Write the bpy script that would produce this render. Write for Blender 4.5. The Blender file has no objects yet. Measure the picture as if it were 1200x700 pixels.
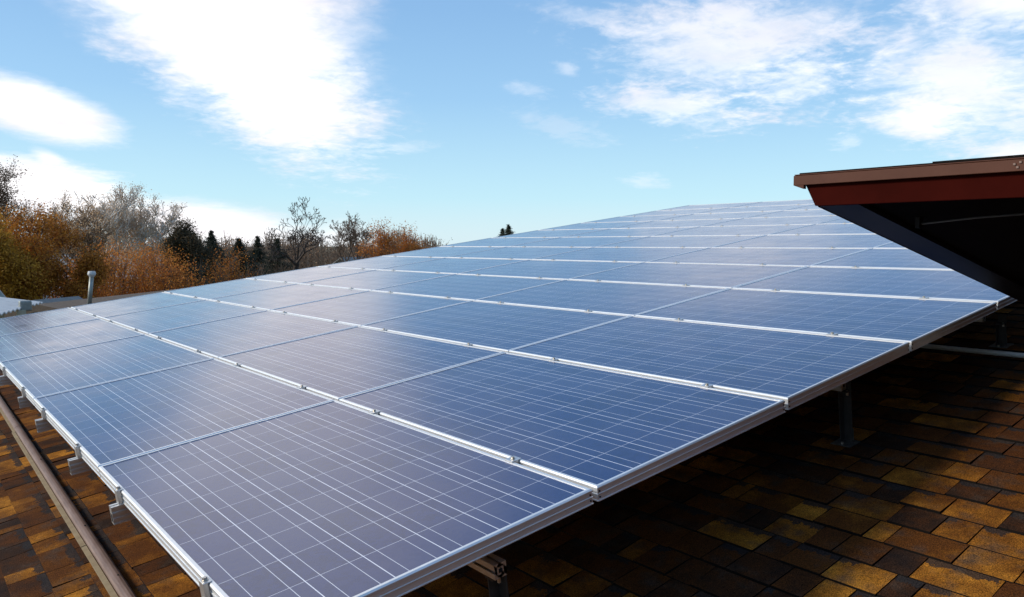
import bpy, bmesh, math, random
from mathutils import Vector, Matrix
import numpy as np

# ------------------------------------------------------------------ frame of the place
# World: z up, ground at z = 0, y along the eaves of the main roof, x up the slope.
ALPHA = math.radians(7.704)      # tilt of the solar array
H0 = 4.2                         # height of the array's low corner
CA, SA = math.cos(ALPHA), math.sin(ALPHA)
def A(x, y, z=0.0):              # array frame -> world
    return Vector((CA*x - SA*z, y, SA*x + CA*z + H0))
GAP, TH, SK = 0.58, math.radians(4.0), 5.0
def S(s, y, h=0.0):              # main roof frame (s up the slope, h off the surface) -> world
    c, q = math.cos(TH), math.sin(TH)
    if s > SK:                   # past the knee the slope runs parallel to the array
        return A(c*SK + (s-SK), y, -GAP + q*SK + h)
    return A(c*s - q*h, y, -GAP + q*s + c*h)

scene = bpy.context.scene
col = scene.collection

# ------------------------------------------------------------------ camera
RM = Matrix(((0.771734523909656, -0.6272968878346777, -0.10452004170847035),
             (-0.17742301867776458, -0.05455122998961914, -0.9826216137198069),
             (0.6106937833718977, 0.7768672845595801, -0.1533959749514855)))
F = 907.5
MT = Matrix(((CA, 0, -SA), (0, 1, 0), (SA, 0, CA)))
CAMP = A(-0.4571498, -1.5578209, 0.9075501)
cam_rot = MT @ RM.transposed() @ Matrix(((1, 0, 0), (0, -1, 0), (0, 0, -1)))
cam = bpy.data.cameras.new('camera'); cam_o = bpy.data.objects.new('camera', cam); col.objects.link(cam_o)
cam_o.matrix_world = Matrix.Translation(CAMP) @ cam_rot.to_4x4()
cam.sensor_width = 36.0; cam.lens = F/1200*36.0; cam.clip_start = 0.05; cam.clip_end = 3000
scene.camera = cam_o
def ray(px, py):
    return (MT @ RM.transposed()) @ Vector(((px-600)/F, (py-350)/F, 1.0))
def at(px, py, d):               # point seen at (px, py) at horizontal distance d
    r = ray(px, py); k = d/math.hypot(r.x, r.y)
    return CAMP + r*k

# ------------------------------------------------------------------ sun, sky, exposure
SUN_EL, SUN_AZ = math.radians(26), math.atan2(-0.86, 0.52)      # azimuth: atan2(x, y)
sun = bpy.data.lights.new('sun', 'SUN'); sun.energy = 2.0; sun.angle = math.radians(12); sun.color = (1.0, 0.93, 0.82)
sun_o = bpy.data.objects.new('sun', sun); col.objects.link(sun_o)
sd = Vector((math.sin(SUN_AZ)*math.cos(SUN_EL), math.cos(SUN_AZ)*math.cos(SUN_EL), math.sin(SUN_EL)))
sun_o.rotation_euler = sd.to_track_quat('Z', 'Y').to_euler(); sun_o.location = sd*50

world = bpy.data.worlds.new('World'); scene.world = world; world.use_nodes = True
nt = world.node_tree; nt.nodes.clear()
def N(t, **kw):
    n = nt.nodes.new(t)
    for k, v in kw.items(): setattr(n, k, v)
    return n
def L(a, b): nt.links.new(a, b)
def mth(op, a, b=None, c=None, clamp=False):
    n = N('ShaderNodeMath', operation=op, use_clamp=clamp)
    for i, v in enumerate((a, b, c)):
        if v is None: continue
        if isinstance(v, (int, float)): n.inputs[i].default_value = v
        else: L(v, n.inputs[i])
    return n.outputs[0]
sky = N('ShaderNodeTexSky', sky_type='NISHITA'); sky.sun_disc = False
sky.sun_elevation = SUN_EL; sky.sun_rotation = SUN_AZ; sky.air_density = 1.0; sky.dust_density = 1.0; sky.ozone_density = 1.6
tc = N('ShaderNodeTexCoord'); dirv = tc.outputs['Generated']
sep = N('ShaderNodeSeparateXYZ'); L(dirv, sep.inputs[0])
# cloud layer: coordinates on a flat cloud deck, so that noise foreshortens toward the horizon
zc = mth('ADD', mth('MAXIMUM', sep.outputs[2], 0.0), 0.16)
deck = N('ShaderNodeCombineXYZ'); L(mth('DIVIDE', sep.outputs[0], zc), deck.inputs[0]); L(mth('DIVIDE', sep.outputs[1], zc), deck.inputs[1])
def noise(scale, detail, rough, src=None, off=(0, 0, 0), dist=0.0):
    m = N('ShaderNodeMapping'); m.inputs['Location'].default_value = off; L(src or deck.outputs[0], m.inputs[0])
    n = N('ShaderNodeTexNoise'); n.inputs['Scale'].default_value = scale; n.inputs['Detail'].default_value = detail
    n.inputs['Roughness'].default_value = rough; n.inputs['Distortion'].default_value = dist
    L(m.outputs[0], n.inputs['Vector']); return n.outputs[0]
n1 = noise(1.7, 9, 0.58, dist=0.3)
n2 = noise(7.0, 8, 0.6, off=(3, 5, 1), dist=0.4)
n3 = noise(22.0, 6, 0.6, off=(7, 1, 2), dist=0.4)
def blob(px, py, rx, ry, ang, dens, wn=0.8, soft=0.55, fine=0.4):
    """one cloud: a noisy-edged ellipse round a direction of the sky; radii in thousandths of a radian"""
    d = ray(px, py).normalized()
    e1 = Vector((d.y, -d.x, 0)).normalized(); e2 = e1.cross(d).normalized()
    if e2.z < 0: e2 = -e2
    a = math.radians(ang); u = e1*math.cos(a) + e2*math.sin(a); v = -e1*math.sin(a) + e2*math.cos(a)
    def dot(w, k):
        n = N('ShaderNodeVectorMath', operation='DOT_PRODUCT'); L(dirv, n.inputs[0]); n.inputs[1].default_value = w*k
        return n.outputs['Value']
    n_ = N('ShaderNodeVectorMath', operation='DOT_PRODUCT'); L(dirv, n_.inputs[0]); n_.inputs[1].default_value = d
    front = mth('GREATER_THAN', n_.outputs['Value'], 0.0)
    q = mth('SQRT', mth('ADD', mth('POWER', mth('ABSOLUTE', dot(u, 1000/rx)), 2.0), mth('POWER', mth('ABSOLUTE', dot(v, 1000/ry)), 2.0)))
    w = mth('ADD', mth('MULTIPLY', mth('SUBTRACT', n1, 0.5), -2.2*wn), mth('MULTIPLY', mth('SUBTRACT', n2, 0.5), -2.2*fine))
    w = mth('ADD', w, mth('MULTIPLY', mth('SUBTRACT', n3, 0.5), -1.1*fine))
    q = mth('ADD', q, w)
    mr = N('ShaderNodeMapRange', interpolation_type='SMOOTHSTEP'); L(q, mr.inputs[0])
    mr.inputs[1].default_value = 1.0 + soft/2; mr.inputs[2].default_value = 1.0 - soft; mr.inputs[3].default_value = 0; mr.inputs[4].default_value = dens
    return mth('MULTIPLY', mr.outputs[0], front)
CL = [  # px, py, rx, ry, angle, density, warp, softness, fine
    (272, 50, 185, 84, -38, 1.0, .45, .65, .45), (200, -60, 240, 110, -30, 1.0, .4, .6, .2), (225, -190, 165, 140, -20, 1.0, .5, .7, .3), (335, 128, 72, 44, -15, .95, .35, .6, .3),
    (120, -330, 330, 200, 0, 1.0, .6, .7, .2),
    (42, 128, 85, 30, -15, 1.0, .25, .5, .2), (58, 186, 18, 8, -25, .8, .3, .8, .2),
    (50, 222, 105, 34, -8, 1.0, .3, .5, .3), (250, 268, 120, 30, -8, 1.0, .3, .6, .2), (400, 285, 45, 26, 0, .7, .3, .8, .2),
    (850, 62, 135, 56, -12, .58, 1.0, .9, 1.0), (900, 30, 100, 34, -5, .42, 1.0, .9, 1.0), (790, 125, 85, 24, -10, .6, .9, .9, 1.0), (930, 95, 60, 26, 0, .5, .9, .9, .9),
    (1125, 95, 105, 62, -12, .76, .7, .9, .8), (1190, 5, 90, 22, -8, .8, .6, .8, .5), (1190, 178, 35, 12, 0, .75, .4, .8, .4), (1075, 140, 45, 22, 0, .8, .4, .7, .4),
    (754, 212, 24, 8, -4, .28, .5, 1., 1.4), (666, 81, 12, 8, -15, .30, .5, 1., 1.2), (476, 172, 28, 8, 4, .22, .5, 1., 1.4), (660, 150, 55, 14, -15, .18, .6, 1., 1.5), (992, 168, 16, 8, 0, .25, .5, 1., 1.4),
    (615, 105, 26, 8, -10, .22, .6, 1., 1.4), (720, 40, 16, 12, -20, .22, .6, 1., 1.3), (690, 20, 60, 12, -10, .25, .8, 1., 1.4)]
m = None
for c in CL:
    b = blob(*c); m = b if m is None else mth('SUBTRACT', mth('ADD', m, b), mth('MULTIPLY', m, b))
# thin broken cloud over the rest of the sky, away from the view
hi = N('ShaderNodeMapRange', interpolation_type='SMOOTHSTEP'); L(sep.outputs[2], hi.inputs[0]); hi.inputs[1].default_value = 0.38; hi.inputs[2].default_value = 0.6
br = N('ShaderNodeMapRange', interpolation_type='SMOOTHSTEP'); L(noise(1.1, 8, 0.6, off=(2.2, 4.1, 0)), br.inputs[0]); br.inputs[1].default_value = 0.5; br.inputs[2].default_value = 0.68; br.inputs[4].default_value = 0.8
m = mth('MAXIMUM', m, mth('MULTIPLY', hi.outputs[0], br.outputs[0]))
m = mth('MINIMUM', m, 1.0)
SKYG = 0.115
tint = N('ShaderNodeMix', data_type='RGBA', blend_type='MULTIPLY'); tint.inputs[0].default_value = 1.0
L(sky.outputs[0], tint.inputs[6]); tint.inputs[7].default_value = (1.0, 1.0, 1.0, 1)
# clear air of this day: pale cyan low down, deeper blue overhead, blended with the sky model
gr = N('ShaderNodeValToRGB'); L(sep.outputs[2], gr.inputs[0]); e = gr.color_ramp.elements
EXPO = 0.8; KS = 1/(SKYG*2**EXPO)
stops = [(0.0, (.74, .93, 1.0)), (.058, (.54, .85, 1.0)), (.18, (.345, .62, .92)), (.28, (.27, .51, .84)), (.6, (.16, .36, .70)), (1.0, (.11, .28, .60))]
while len(e) < len(stops): e.new(.5)
for i_, (p_, c_) in enumerate(stops): e[i_].position = p_; e[i_].color = (*c_, 1)
grk = N('ShaderNodeMix', data_type='RGBA', blend_type='MULTIPLY'); grk.inputs[0].default_value = 1.0; grk.clamp_result = False
L(gr.outputs[0], grk.inputs[6]); grk.inputs[7].default_value = (KS, KS, KS, 1)
skm = N('ShaderNodeMix', data_type='RGBA'); skm.inputs[0].default_value = .88; L(tint.outputs[2], skm.inputs[6]); L(grk.outputs[2], skm.inputs[7])
# cloud colour: white, with faintly mauve thicker parts
cc = N('ShaderNodeMix', data_type='RGBA'); L(mth('MULTIPLY', mth('SUBTRACT', n1, 0.42), 3.2, clamp=True), cc.inputs[0])
CW = 6.1
cc.inputs[6].default_value = (CW*1.0, CW*0.985, CW*1.0, 1); cc.inputs[7].default_value = (CW*.79, CW*.75, CW*.79, 1)
mixc = N('ShaderNodeMix', data_type='RGBA'); L(m, mixc.inputs[0]); L(skm.outputs[2], mixc.inputs[6]); L(cc.outputs[2], mixc.inputs[7])
bg = N('ShaderNodeBackground'); bg.inputs[1].default_value = SKYG; L(mixc.outputs[2], bg.inputs[0])
wo = N('ShaderNodeOutputWorld'); L(bg.outputs[0], wo.inputs[0])

scene.view_settings.view_transform = 'Standard'; scene.view_settings.look = 'None'
scene.view_settings.gamma = 1.0; scene.view_settings.use_curve_mapping = False
scene.view_settings.exposure = EXPO
scene.cycles.max_bounces = 6

# ------------------------------------------------------------------ materials
def mat(name, base=(.5, .5, .5), rough=.6, metal=0.0, spec=.5):
    m = bpy.data.materials.new(name); m.use_nodes = True
    b = m.node_tree.nodes['Principled BSDF']
    b.inputs['Base Color'].default_value = (*base, 1); b.inputs['Roughness'].default_value = rough
    b.inputs['Metallic'].default_value = metal; b.inputs['Specular IOR Level'].default_value = spec
    return m
class T:                          # small node helper for a material
    def __init__(s, m): s.m = m; s.t = m.node_tree; s.b = s.t.nodes['Principled BSDF']
    def n(s, t, **kw):
        x = s.t.nodes.new(t)
        for k, v in kw.items(): setattr(x, k, v)
        return x
    def l(s, a, b): s.t.links.new(a, b)
    def m_(s, op, a, b=None, c=None, clamp=False):
        n = s.n('ShaderNodeMath', operation=op, use_clamp=clamp)
        for i, v in enumerate((a, b, c)):
            if v is None: continue
            if isinstance(v, (int, float)): n.inputs[i].default_value = v
            else: s.l(v, n.inputs[i])
        return n.outputs[0]
    def noise(s, scale, detail=4, rough=.6, src=None, sc=None):
        n = s.n('ShaderNodeTexNoise'); n.inputs['Scale'].default_value = scale; n.inputs['Detail'].default_value = detail; n.inputs['Roughness'].default_value = rough
        c = src if src is not None else s.n('ShaderNodeTexCoord').outputs['Object']
        if sc:
            mp = s.n('ShaderNodeMapping'); mp.inputs['Scale'].default_value = sc; s.l(c, mp.inputs[0]); c = mp.outputs[0]
        s.l(c, n.inputs['Vector']); return n.outputs[0]
    def ramp(s, fac, stops):
        r = s.n('ShaderNodeValToRGB'); e = r.color_ramp.elements
        while len(e) < len(stops): e.new(.5)
        for i, (p, c) in enumerate(stops): e[i].position = p; e[i].color = (*c, 1)
        s.l(fac, r.inputs[0]); return r.outputs[0]
    def mix(s, f, a, b, mode='MIX'):
        x = s.n('ShaderNodeMix', data_type='RGBA', blend_type=mode)
        for i, v in ((0, f), (6, a), (7, b)):
            if isinstance(v, (int, float)): x.inputs[i].default_value = v
            elif isinstance(v, tuple): x.inputs[i].default_value = (*v, 1)
            else: s.l(v, x.inputs[i])
        return x.outputs[2]
    def bump(s, h, strength=.3, dist=.01):
        b = s.n('ShaderNodeBump'); b.inputs['Strength'].default_value = strength; b.inputs['Distance'].default_value = dist
        s.l(h, b.inputs['Height']); s.l(b.outputs[0], s.b.inputs['Normal'])
def noisy(name, c1, c2, scale, rough=.7, metal=0.0, bump=0.0, sc=None, spec=.5):
    m = mat(name, c1, rough, metal, spec); t = T(m)
    f = t.noise(scale, 6, .65, sc=sc)
    t.l(t.ramp(f, [(.3, c1), (.7, c2)]), t.b.inputs['Base Color'])
    if bump: t.bump(f, bump, .01)
    return m
M_ALU = noisy('anodised_aluminium', (.76, .75, .73), (.88, .87, .85), 14, .40, .62, sc=(1, 1, 6))
M_RAIL = noisy('mill_aluminium', (.60, .59, .57), (.72, .71, .69), 30, .42, .9, bump=.05)
M_LEG = noisy('shade_darkened_leg', (.035, .035, .035), (.075, .072, .07), 18, .5, .4)  # leg metal darkened: the shade under the array is put into its colour
M_FOOT = noisy('shade_darkened_foot_plate', (.10, .10, .10), (.22, .21, .20), 20, .4, .6)  # plate metal toned down, array shade worked into the base colour
M_STEEL = noisy('bolt_steel', (.50, .46, .40), (.62, .58, .52), 60, .4, .9)
M_HOLE = mat('dark_hole', (.006, .006, .006), .9)
M_WHITE = noisy('white_conduit', (.70, .70, .68), (.80, .80, .78), 9, .4)

# solar cell sheet under glass: coordinates are metres on the panel
PW, PL = 0.982, 1.652            # short side along x, long side along y
def make_cells():
    m = mat('solar_cells_under_glass', (.02, .03, .09), .07, 0, .5); t = T(m)
    tcn = t.n('ShaderNodeTexCoord'); sp = t.n('ShaderNodeSeparateXYZ'); t.l(tcn.outputs['Object'], sp.inputs[0])
    mx, my = .0135, .0150
    cw, cl = (PW-2*mx)/6, (PL-2*my)/10
    u = t.m_('DIVIDE', t.m_('SUBTRACT', sp.outputs[0], mx), cw); v = t.m_('DIVIDE', t.m_('SUBTRACT', sp.outputs[1], my), cl)
    fu, fv = t.m_('FRACT', u), t.m_('FRACT', v)
    def line(f, pos, half, unit):   # 1 on a line of half width `half` metres at fraction pos
        return t.m_('LESS_THAN', t.m_('ABSOLUTE', t.m_('SUBTRACT', f, pos)), half/unit)
    gapu = t.m_('MAXIMUM', line(fu, 0, .0013, cw), line(fu, 1, .0013, cw))
    gapv = t.m_('MAXIMUM', line(fv, 0, .0011, cl), line(fv, 1, .0011, cl))
    bus = t.m_('MAXIMUM', line(fu, .25, .0009, cw), line(fu, .75, .0009, cw))
    ci = t.n('ShaderNodeCombineXYZ'); t.l(t.m_('FLOOR', u), ci.inputs[0]); t.l(t.m_('FLOOR', v), ci.inputs[1])
    oi = t.n('ShaderNodeObjectInfo'); t.l(oi.outputs['Random'], ci.inputs[2])
    wn = t.n('ShaderNodeTexWhiteNoise', noise_dimensions='3D'); t.l(ci.outputs[0], wn.inputs['Vector'])
    vo = t.n('ShaderNodeTexVoronoi'); vo.inputs['Scale'].default_value = 70; t.l(tcn.outputs['Object'], vo.inputs['Vector'])
    cr = t.n('ShaderNodeSeparateColor'); t.l(vo.outputs['Color'], cr.inputs[0])
    f = t.m_('ADD', t.m_('MULTIPLY', wn.outputs['Value'], .60), t.m_('MULTIPLY', cr.outputs[0], .40))
    cell = t.ramp(f, [(0, (.010, .022, .085)), (.5, (.014, .032, .125)), (1, (.028, .042, .120))])
    c = t.mix(gapv, cell, (.42, .44, .52)); c = t.mix(bus, c, (.60, .62, .68)); c = t.mix(gapu, c, (.72, .74, .80))
    du = t.noise(2.2, 8, .7); du2 = t.noise(24, 5, .7)
    c = t.mix(t.m_('MULTIPLY', t.m_('MULTIPLY', t.m_('SUBTRACT', du, .38, clamp=True), du2), .32, clamp=True), c, (.33, .33, .34))
    t.l(c, t.b.inputs['Base Color'])
    # fine dust / texture of the glass
    d = t.noise(3.0, 6, .6); rr = t.n('ShaderNodeMapRange'); t.l(d, rr.inputs[0]); rr.inputs[1].default_value = .3; rr.inputs[2].default_value = .7
    rr.inputs[3].default_value = .09; rr.inputs[4].default_value = .19; t.l(rr.outputs[0], t.b.inputs['Roughness'])
    t.b.inputs['IOR'].default_value = 1.64
    return m
M_CELL = make_cells()

def make_shingle():
    m = mat('asphalt_shingles', (.15, .09, .04), .95, 0, .08); t = T(m)
    at_ = t.n('ShaderNodeAttribute', attribute_name='tab'); sp = t.n('ShaderNodeSeparateXYZ'); t.l(at_.outputs['Vector'], sp.inputs[0])
    uv = t.n('ShaderNodeUVMap', uv_map='UVMap'); su = t.n('ShaderNodeSeparateXYZ'); t.l(uv.outputs[0], su.inputs[0])
    o = t.n('ShaderNodeTexCoord').outputs['Object']
    pn0 = t.noise(5.5, 5, .65, src=o)
    base = t.ramp(t.m_('ADD', t.m_('MULTIPLY', sp.outputs[0], .70), t.m_('MULTIPLY', t.m_('SUBTRACT', pn0, .34), .95), clamp=True), [(0, (.020, .013, .011)), (.16, (.034, .017, .010)), (.36, (.074, .026, .008)), (.62, (.112, .039, .008)), (.80, (.240, .092, .013)), (1, (.470, .195, .025))])
    nb = t.noise(26, 5, .7, src=o)
    # printed dark band along the upper edge of many tabs
    lim = t.m_('ADD', .74, t.m_('MULTIPLY', t.m_('SUBTRACT', nb, .5), .9))
    on = t.m_('GREATER_THAN', sp.outputs[1], .35)
    ub = t.m_('GREATER_THAN', t.m_('ADD', su.outputs[0], t.m_('MULTIPLY', t.m_('SUBTRACT', nb, .5), .6)), t.m_('SUBTRACT', sp.outputs[2], .35))
    band = t.m_('MULTIPLY', t.m_('MULTIPLY', t.m_('GREATER_THAN', su.outputs[1], lim), on), ub)
    c = t.mix(t.m_('MULTIPLY', band, .86), base, (.024, .023, .024))
    # patches of other granules inside a tab
    pn = t.noise(9, 4, .6, src=o); c = t.mix(t.m_('MULTIPLY', t.m_('SUBTRACT', pn, .52), 3.5, clamp=True), c, (.060, .045, .035))
    g = t.n('ShaderNodeTexNoise'); g.inputs['Scale'].default_value = 260; g.inputs['Detail'].default_value = 2; t.l(o, g.inputs['Vector'])
    gg = t.ramp(g.outputs[0], [(.30, (.30, .30, .32)), (.5, (1, 1, 1)), (.70, (1.95, 1.8, 1.6))])
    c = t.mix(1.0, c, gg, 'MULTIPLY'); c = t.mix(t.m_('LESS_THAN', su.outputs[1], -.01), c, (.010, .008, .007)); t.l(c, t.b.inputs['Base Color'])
    hb = t.m_('ADD', g.outputs[0], t.m_('MULTIPLY', nb, .5)); t.bump(hb, .55, .0025)
    return m
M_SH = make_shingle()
M_SHU = noisy('shingle_underlay', (.030, .026, .024), (.05, .04, .03), 30, .95)
M_BRSTRIP = noisy('weathered_brown_metal', (.145, .080, .055), (.235, .150, .115), 7, .55, 0, bump=.1, sc=(6, 1, 6))
M_STRIPEDGE = noisy('weathered_flange', (.22, .15, .075), (.33, .25, .14), 14, .7)
M_FASCIA = noisy('oxblood_fascia_board', (.026, .0022, .0010), (.040, .0036, .0018), 4, .75, spec=.03, bump=.04)
M_DRIP = noisy('brown_drip_edge', (.080, .030, .018), (.105, .042, .026), 6, .6, spec=.15)
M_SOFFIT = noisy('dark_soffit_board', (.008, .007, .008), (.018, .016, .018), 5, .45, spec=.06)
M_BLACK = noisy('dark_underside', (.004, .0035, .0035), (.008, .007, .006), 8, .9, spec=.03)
M_SIDING = noisy('brown_siding', (.16, .10, .07), (.22, .15, .10), 5, .8)
M_DARKWALL = noisy('dark_brown_wall', (.030, .018, .012), (.05, .03, .02), 5, .85, spec=.1)
M_NROOF = noisy('grey_brown_roof', (.105, .070, .045), (.17, .12, .08), 22, .9, bump=.2)
M_HROOF = noisy('pale_grey_roof', (.15, .15, .145), (.21, .21, .20), 6, .85)
M_HWALL = noisy('cream_wall', (.36, .33, .22), (.46, .42, .30), 6, .8)
M_DARKWOOD = noisy('dark_trim', (.04, .03, .02), (.07, .05, .04), 6, .8)
M_GLASSW = mat('window_glass', (.03, .04, .05), .08, 0, .6)
M_PIPE = noisy('galvanised_vent', (.22, .23, .20), (.34, .35, .32), 20, .5, .5)
M_SOFFPIPE = mat('dull_grey_pipe', (.04, .04, .04), .5)
M_SHEET = noisy('white_sheet_metal', (.46, .46, .45), (.60, .60, .58), 9, .6)

# ------------------------------------------------------------------ mesh helpers
def tag(o, label=None, cat=None, group=None, kind=None):
    for k, v in (('label', label), ('category', cat), ('group', group), ('kind', kind)):
        if v: o[k] = v
    return o
def mesh(name, verts, faces, mats, parent=None, smooth=False, mi=None):
    me = bpy.data.meshes.new(name); me.from_pydata([tuple(v) for v in verts], [], faces)
    for x in (mats if isinstance(mats, (list, tuple)) else [mats]): me.materials.append(x)
    if mi is not None: me.polygons.foreach_set('material_index', mi)
    if smooth: me.polygons.foreach_set('use_smooth', [True]*len(me.polygons))
    me.update(); o = bpy.data.objects.new(name, me); col.objects.link(o)
    if parent is not None: o.parent = parent
    return o
def empty(name, loc=(0, 0, 0), rot=(0, 0, 0)):
    o = bpy.data.objects.new(name, None); col.objects.link(o); o.location = loc; o.rotation_euler = rot
    o.empty_display_size = .2; return o
class MB:
    def __init__(s): s.v = []; s.f = []; s.mi = []
    def add(s, v, f, mi=0):
        k = len(s.v); s.v += [Vector(p) for p in v]; s.f += [tuple(i+k for i in q) for q in f]; s.mi += [mi]*len(f)
    def box(s, p, q, mi=0):
        (a, b, c), (d, e, g) = p, q
        s.add([(a, b, c), (d, b, c), (d, e, c), (a, e, c), (a, b, g), (d, b, g), (d, e, g), (a, e, g)],
              [(0, 3, 2, 1), (4, 5, 6, 7), (0, 1, 5, 4), (1, 2, 6, 5), (2, 3, 7, 6), (3, 0, 4, 7)], mi)
    def prism(s, poly, axis, a, b, mi=0):      # polygon in the other two axes, extruded from a to b
        def P(u, v, w): return {'x': (w, u, v), 'y': (u, w, v), 'z': (u, v, w)}[axis]
        n = len(poly); v = [P(*p, a) for p in poly] + [P(*p, b) for p in poly]
        s.add(v, [tuple(range(n))[::-1], tuple(range(n, 2*n))] + [(i, (i+1) % n, n+(i+1) % n, n+i) for i in range(n)], mi)
    def tube(s, pts, rad, n=8, caps=True, mi=0):
        pts = [Vector(p) for p in pts]; rings = []
        if isinstance(rad, (int, float)): rad = [rad]*len(pts)
        up = None; v = []
        for i, p in enumerate(pts):
            d = (pts[min(i+1, len(pts)-1)] - pts[max(i-1, 0)]).normalized()
            if up is None: up = d.orthogonal().normalized()
            up = (up - d*up.dot(d)).normalized(); w = d.cross(up)
            for k in range(n):
                a = 2*math.pi*k/n; v.append(p + (up*math.cos(a) + w*math.sin(a))*rad[i])
        f = [(i*n+k, i*n+(k+1) % n, (i+1)*n+(k+1) % n, (i+1)*n+k) for i in range(len(pts)-1) for k in range(n)]
        if caps: f += [tuple(range(n))[::-1], tuple((len(pts)-1)*n+k for k in range(n))]
        s.add(v, f, mi)
    def build(s, name, mats, parent=None, smooth=False, fix=True):
        o = mesh(name, s.v, s.f, mats, parent, smooth, s.mi)
        if fix:
            bm = bmesh.new(); bm.from_mesh(o.data); bmesh.ops.recalc_face_normals(bm, faces=bm.faces); bm.to_mesh(o.data); bm.free()
        return o
def bevel(o, w=.002, seg=1):
    b = o.modifiers.new('bevel', 'BEVEL'); b.width = w; b.segments = seg; b.limit_method = 'ANGLE'; return o

# ------------------------------------------------------------------ ground
random.seed(4)
g = MB(); n = 40
M_GROUND = noisy('autumn_lawn', (.045, .055, .020), (.12, .085, .035), .6, .95)
g.add([(-1500, -1500, 0), (1500, -1500, 0), (1500, 1500, 0), (-1500, 1500, 0)], [(0, 1, 2, 3)])
tag(g.build('ground', M_GROUND, fix=False), 'autumn lawn strewn with fallen leaves around the houses', 'ground', kind='structure')

# ------------------------------------------------------------------ main house
house = empty('shingled_house', (6, 2, 0))
tag(house, 'house with brown and ochre shingled roof carrying the solar array', 'house')
hl = Vector((6, 2, 0))
S0, S1, Y0, Y1 = -1.75, 12.9, -4.6, 8.75
def rel(vs): return [Vector(v) - hl for v in vs]
def make_roof():
    rnd = random.Random(11)
    V = []; Fc = []; UV = []; TB = []
    ex = .143; s = S0; k = 0
    while s < S1:
        y = Y0 - rnd.random()*.25
        while y < Y1:
            w = rnd.choice((.08, .11, .14, .17, .21, .26)) * rnd.uniform(.92, 1.08)
            ya, yb = max(y, Y0), min(y+w, Y1); y += w
            if yb-ya < .02: continue
            t = rnd.choice((.0045, .0095)) + rnd.uniform(-.001, .002)
            j = rnd.uniform(-.003, .003)
            tone = rnd.random()
            rv = (tone, rnd.random(), rnd.random()*1.1)
            e = .0022
            p = [S(s+j, ya+e, t), S(s+j, yb-e, t), S(s+ex+.006, yb-e, .0006), S(s+ex+.006, ya+e, .0006), S(s+j, ya+e, -.002), S(s+j, yb-e, -.002)]
            q = len(V); V += rel(p)
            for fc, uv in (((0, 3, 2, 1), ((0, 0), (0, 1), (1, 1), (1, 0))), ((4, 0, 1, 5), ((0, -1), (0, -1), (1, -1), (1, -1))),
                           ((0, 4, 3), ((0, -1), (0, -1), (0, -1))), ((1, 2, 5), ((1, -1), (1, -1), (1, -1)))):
                Fc.append(tuple(q+i for i in fc)); UV += uv; TB.append(rv)
        s += ex; k += 1
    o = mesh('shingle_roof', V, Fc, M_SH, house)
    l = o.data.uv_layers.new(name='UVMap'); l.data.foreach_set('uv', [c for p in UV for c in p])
    a = o.data.attributes.new('tab', 'FLOAT_VECTOR', 'FACE'); a.data.foreach_set('vector', [c for p in TB for c in p])
    return o
make_roof()
# deck beneath the shingles, far slope, walls
m_ = MB()
m_.add(rel([S(S0, Y0, -.003), S(S1, Y0, -.003), S(S1, Y1, -.003), S(S0, Y1, -.003), S(S0, Y0, -.12), S(S1, Y0, -.12), S(S1, Y1, -.12), S(S0, Y1, -.12)]),
       [(0, 3, 2, 1), (4, 5, 6, 7), (0, 1, 5, 4), (1, 2, 6, 5), (2, 3, 7, 6), (3, 0, 4, 7)])
rt = S(S1, 0, 0)
for (ya, yb) in ((Y0, Y1),):
    a = Vector((rt.x+.004, ya, rt.z)); b = Vector((rt.x+8, ya, rt.z-1.65))
    m_.add(rel([a, b, (b.x, yb, b.z), (a.x, yb, a.z), a-Vector((0, 0, .12)), b-Vector((0, 0, .12)), (b.x, yb, b.z-.12), (a.x, yb, a.z-.12)]),
           [(0, 3, 2, 1), (4, 5, 6, 7), (0, 1, 5, 4), (1, 2, 6, 5), (2, 3, 7, 6), (3, 0, 4, 7)])
m_.build('roof_deck', M_SHU, house)
w_ = MB(); lo = S(S0+.6, 0, -.13)
w_.prism([(lo.x-6, -.0), (lo.x-6, lo.z), (rt.x-6, rt.z-.14), (rt.x+7.4-6, rt.z-1.68), (rt.x+7.4-6, 0)], 'y', Y0+.4-2, Y1-.4-2)
w_.build('wall', M_SIDING, house)

# brown metal strip lying on the shingles along the array's low edge
st = MB(); prof = [(-.001, .000), (.000, .012), (.007, .020), (.018, .024), (.029, .025), (.040, .021), (.047, .013), (.050, .000)]
X0 = .012
def sprof(mb, pr, y0, y1, x0, lift=0.0, n=1, drift=0.0):
    for a in range(n):
        ya = y0+(y1-y0)*a/n; yb = y0+(y1-y0)*(a+1)/n
        v = [S(x0+p[0]+drift*(ya-2), ya, p[1]+lift) for p in pr] + [S(x0+p[0]+drift*(yb-2), yb, p[1]+lift) for p in pr]; c = len(pr)
        mb.add(rel(v), [(i, (i+1) % c, c+(i+1) % c, c+i) for i in range(c)] + ([tuple(range(c))[::-1]] if a == 0 else []) + ([tuple(range(c, 2*c))] if a == n-1 else []))
for k, (ya, yb) in enumerate(((-4.4, -.9), (-.95, 2.32), (2.27, 5.3), (5.25, Y1-.05))):
    sprof(st, prof, ya, yb, X0, .009 + .0022*(k % 2), drift=.008)
so = st.build('metal_strip', M_BRSTRIP, house); so['label'] = 'weathered brown raised metal strip running along the shingles'
fl = MB()
for k, (ya, yb, xo) in enumerate(((-4.4, .9, 0), (.9, 2.42, 0), (2.43, 5.2, .004), (5.2, Y1-.05, .008))):
    sprof(fl, [(-.022, 0), (-.021, .004), (.0, .004), (.0, 0)], ya, yb, X0-.004+xo-.004*(k == 2), .0085, drift=.008)
fl.build('strip_flange', M_STRIPEDGE, so)
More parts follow.
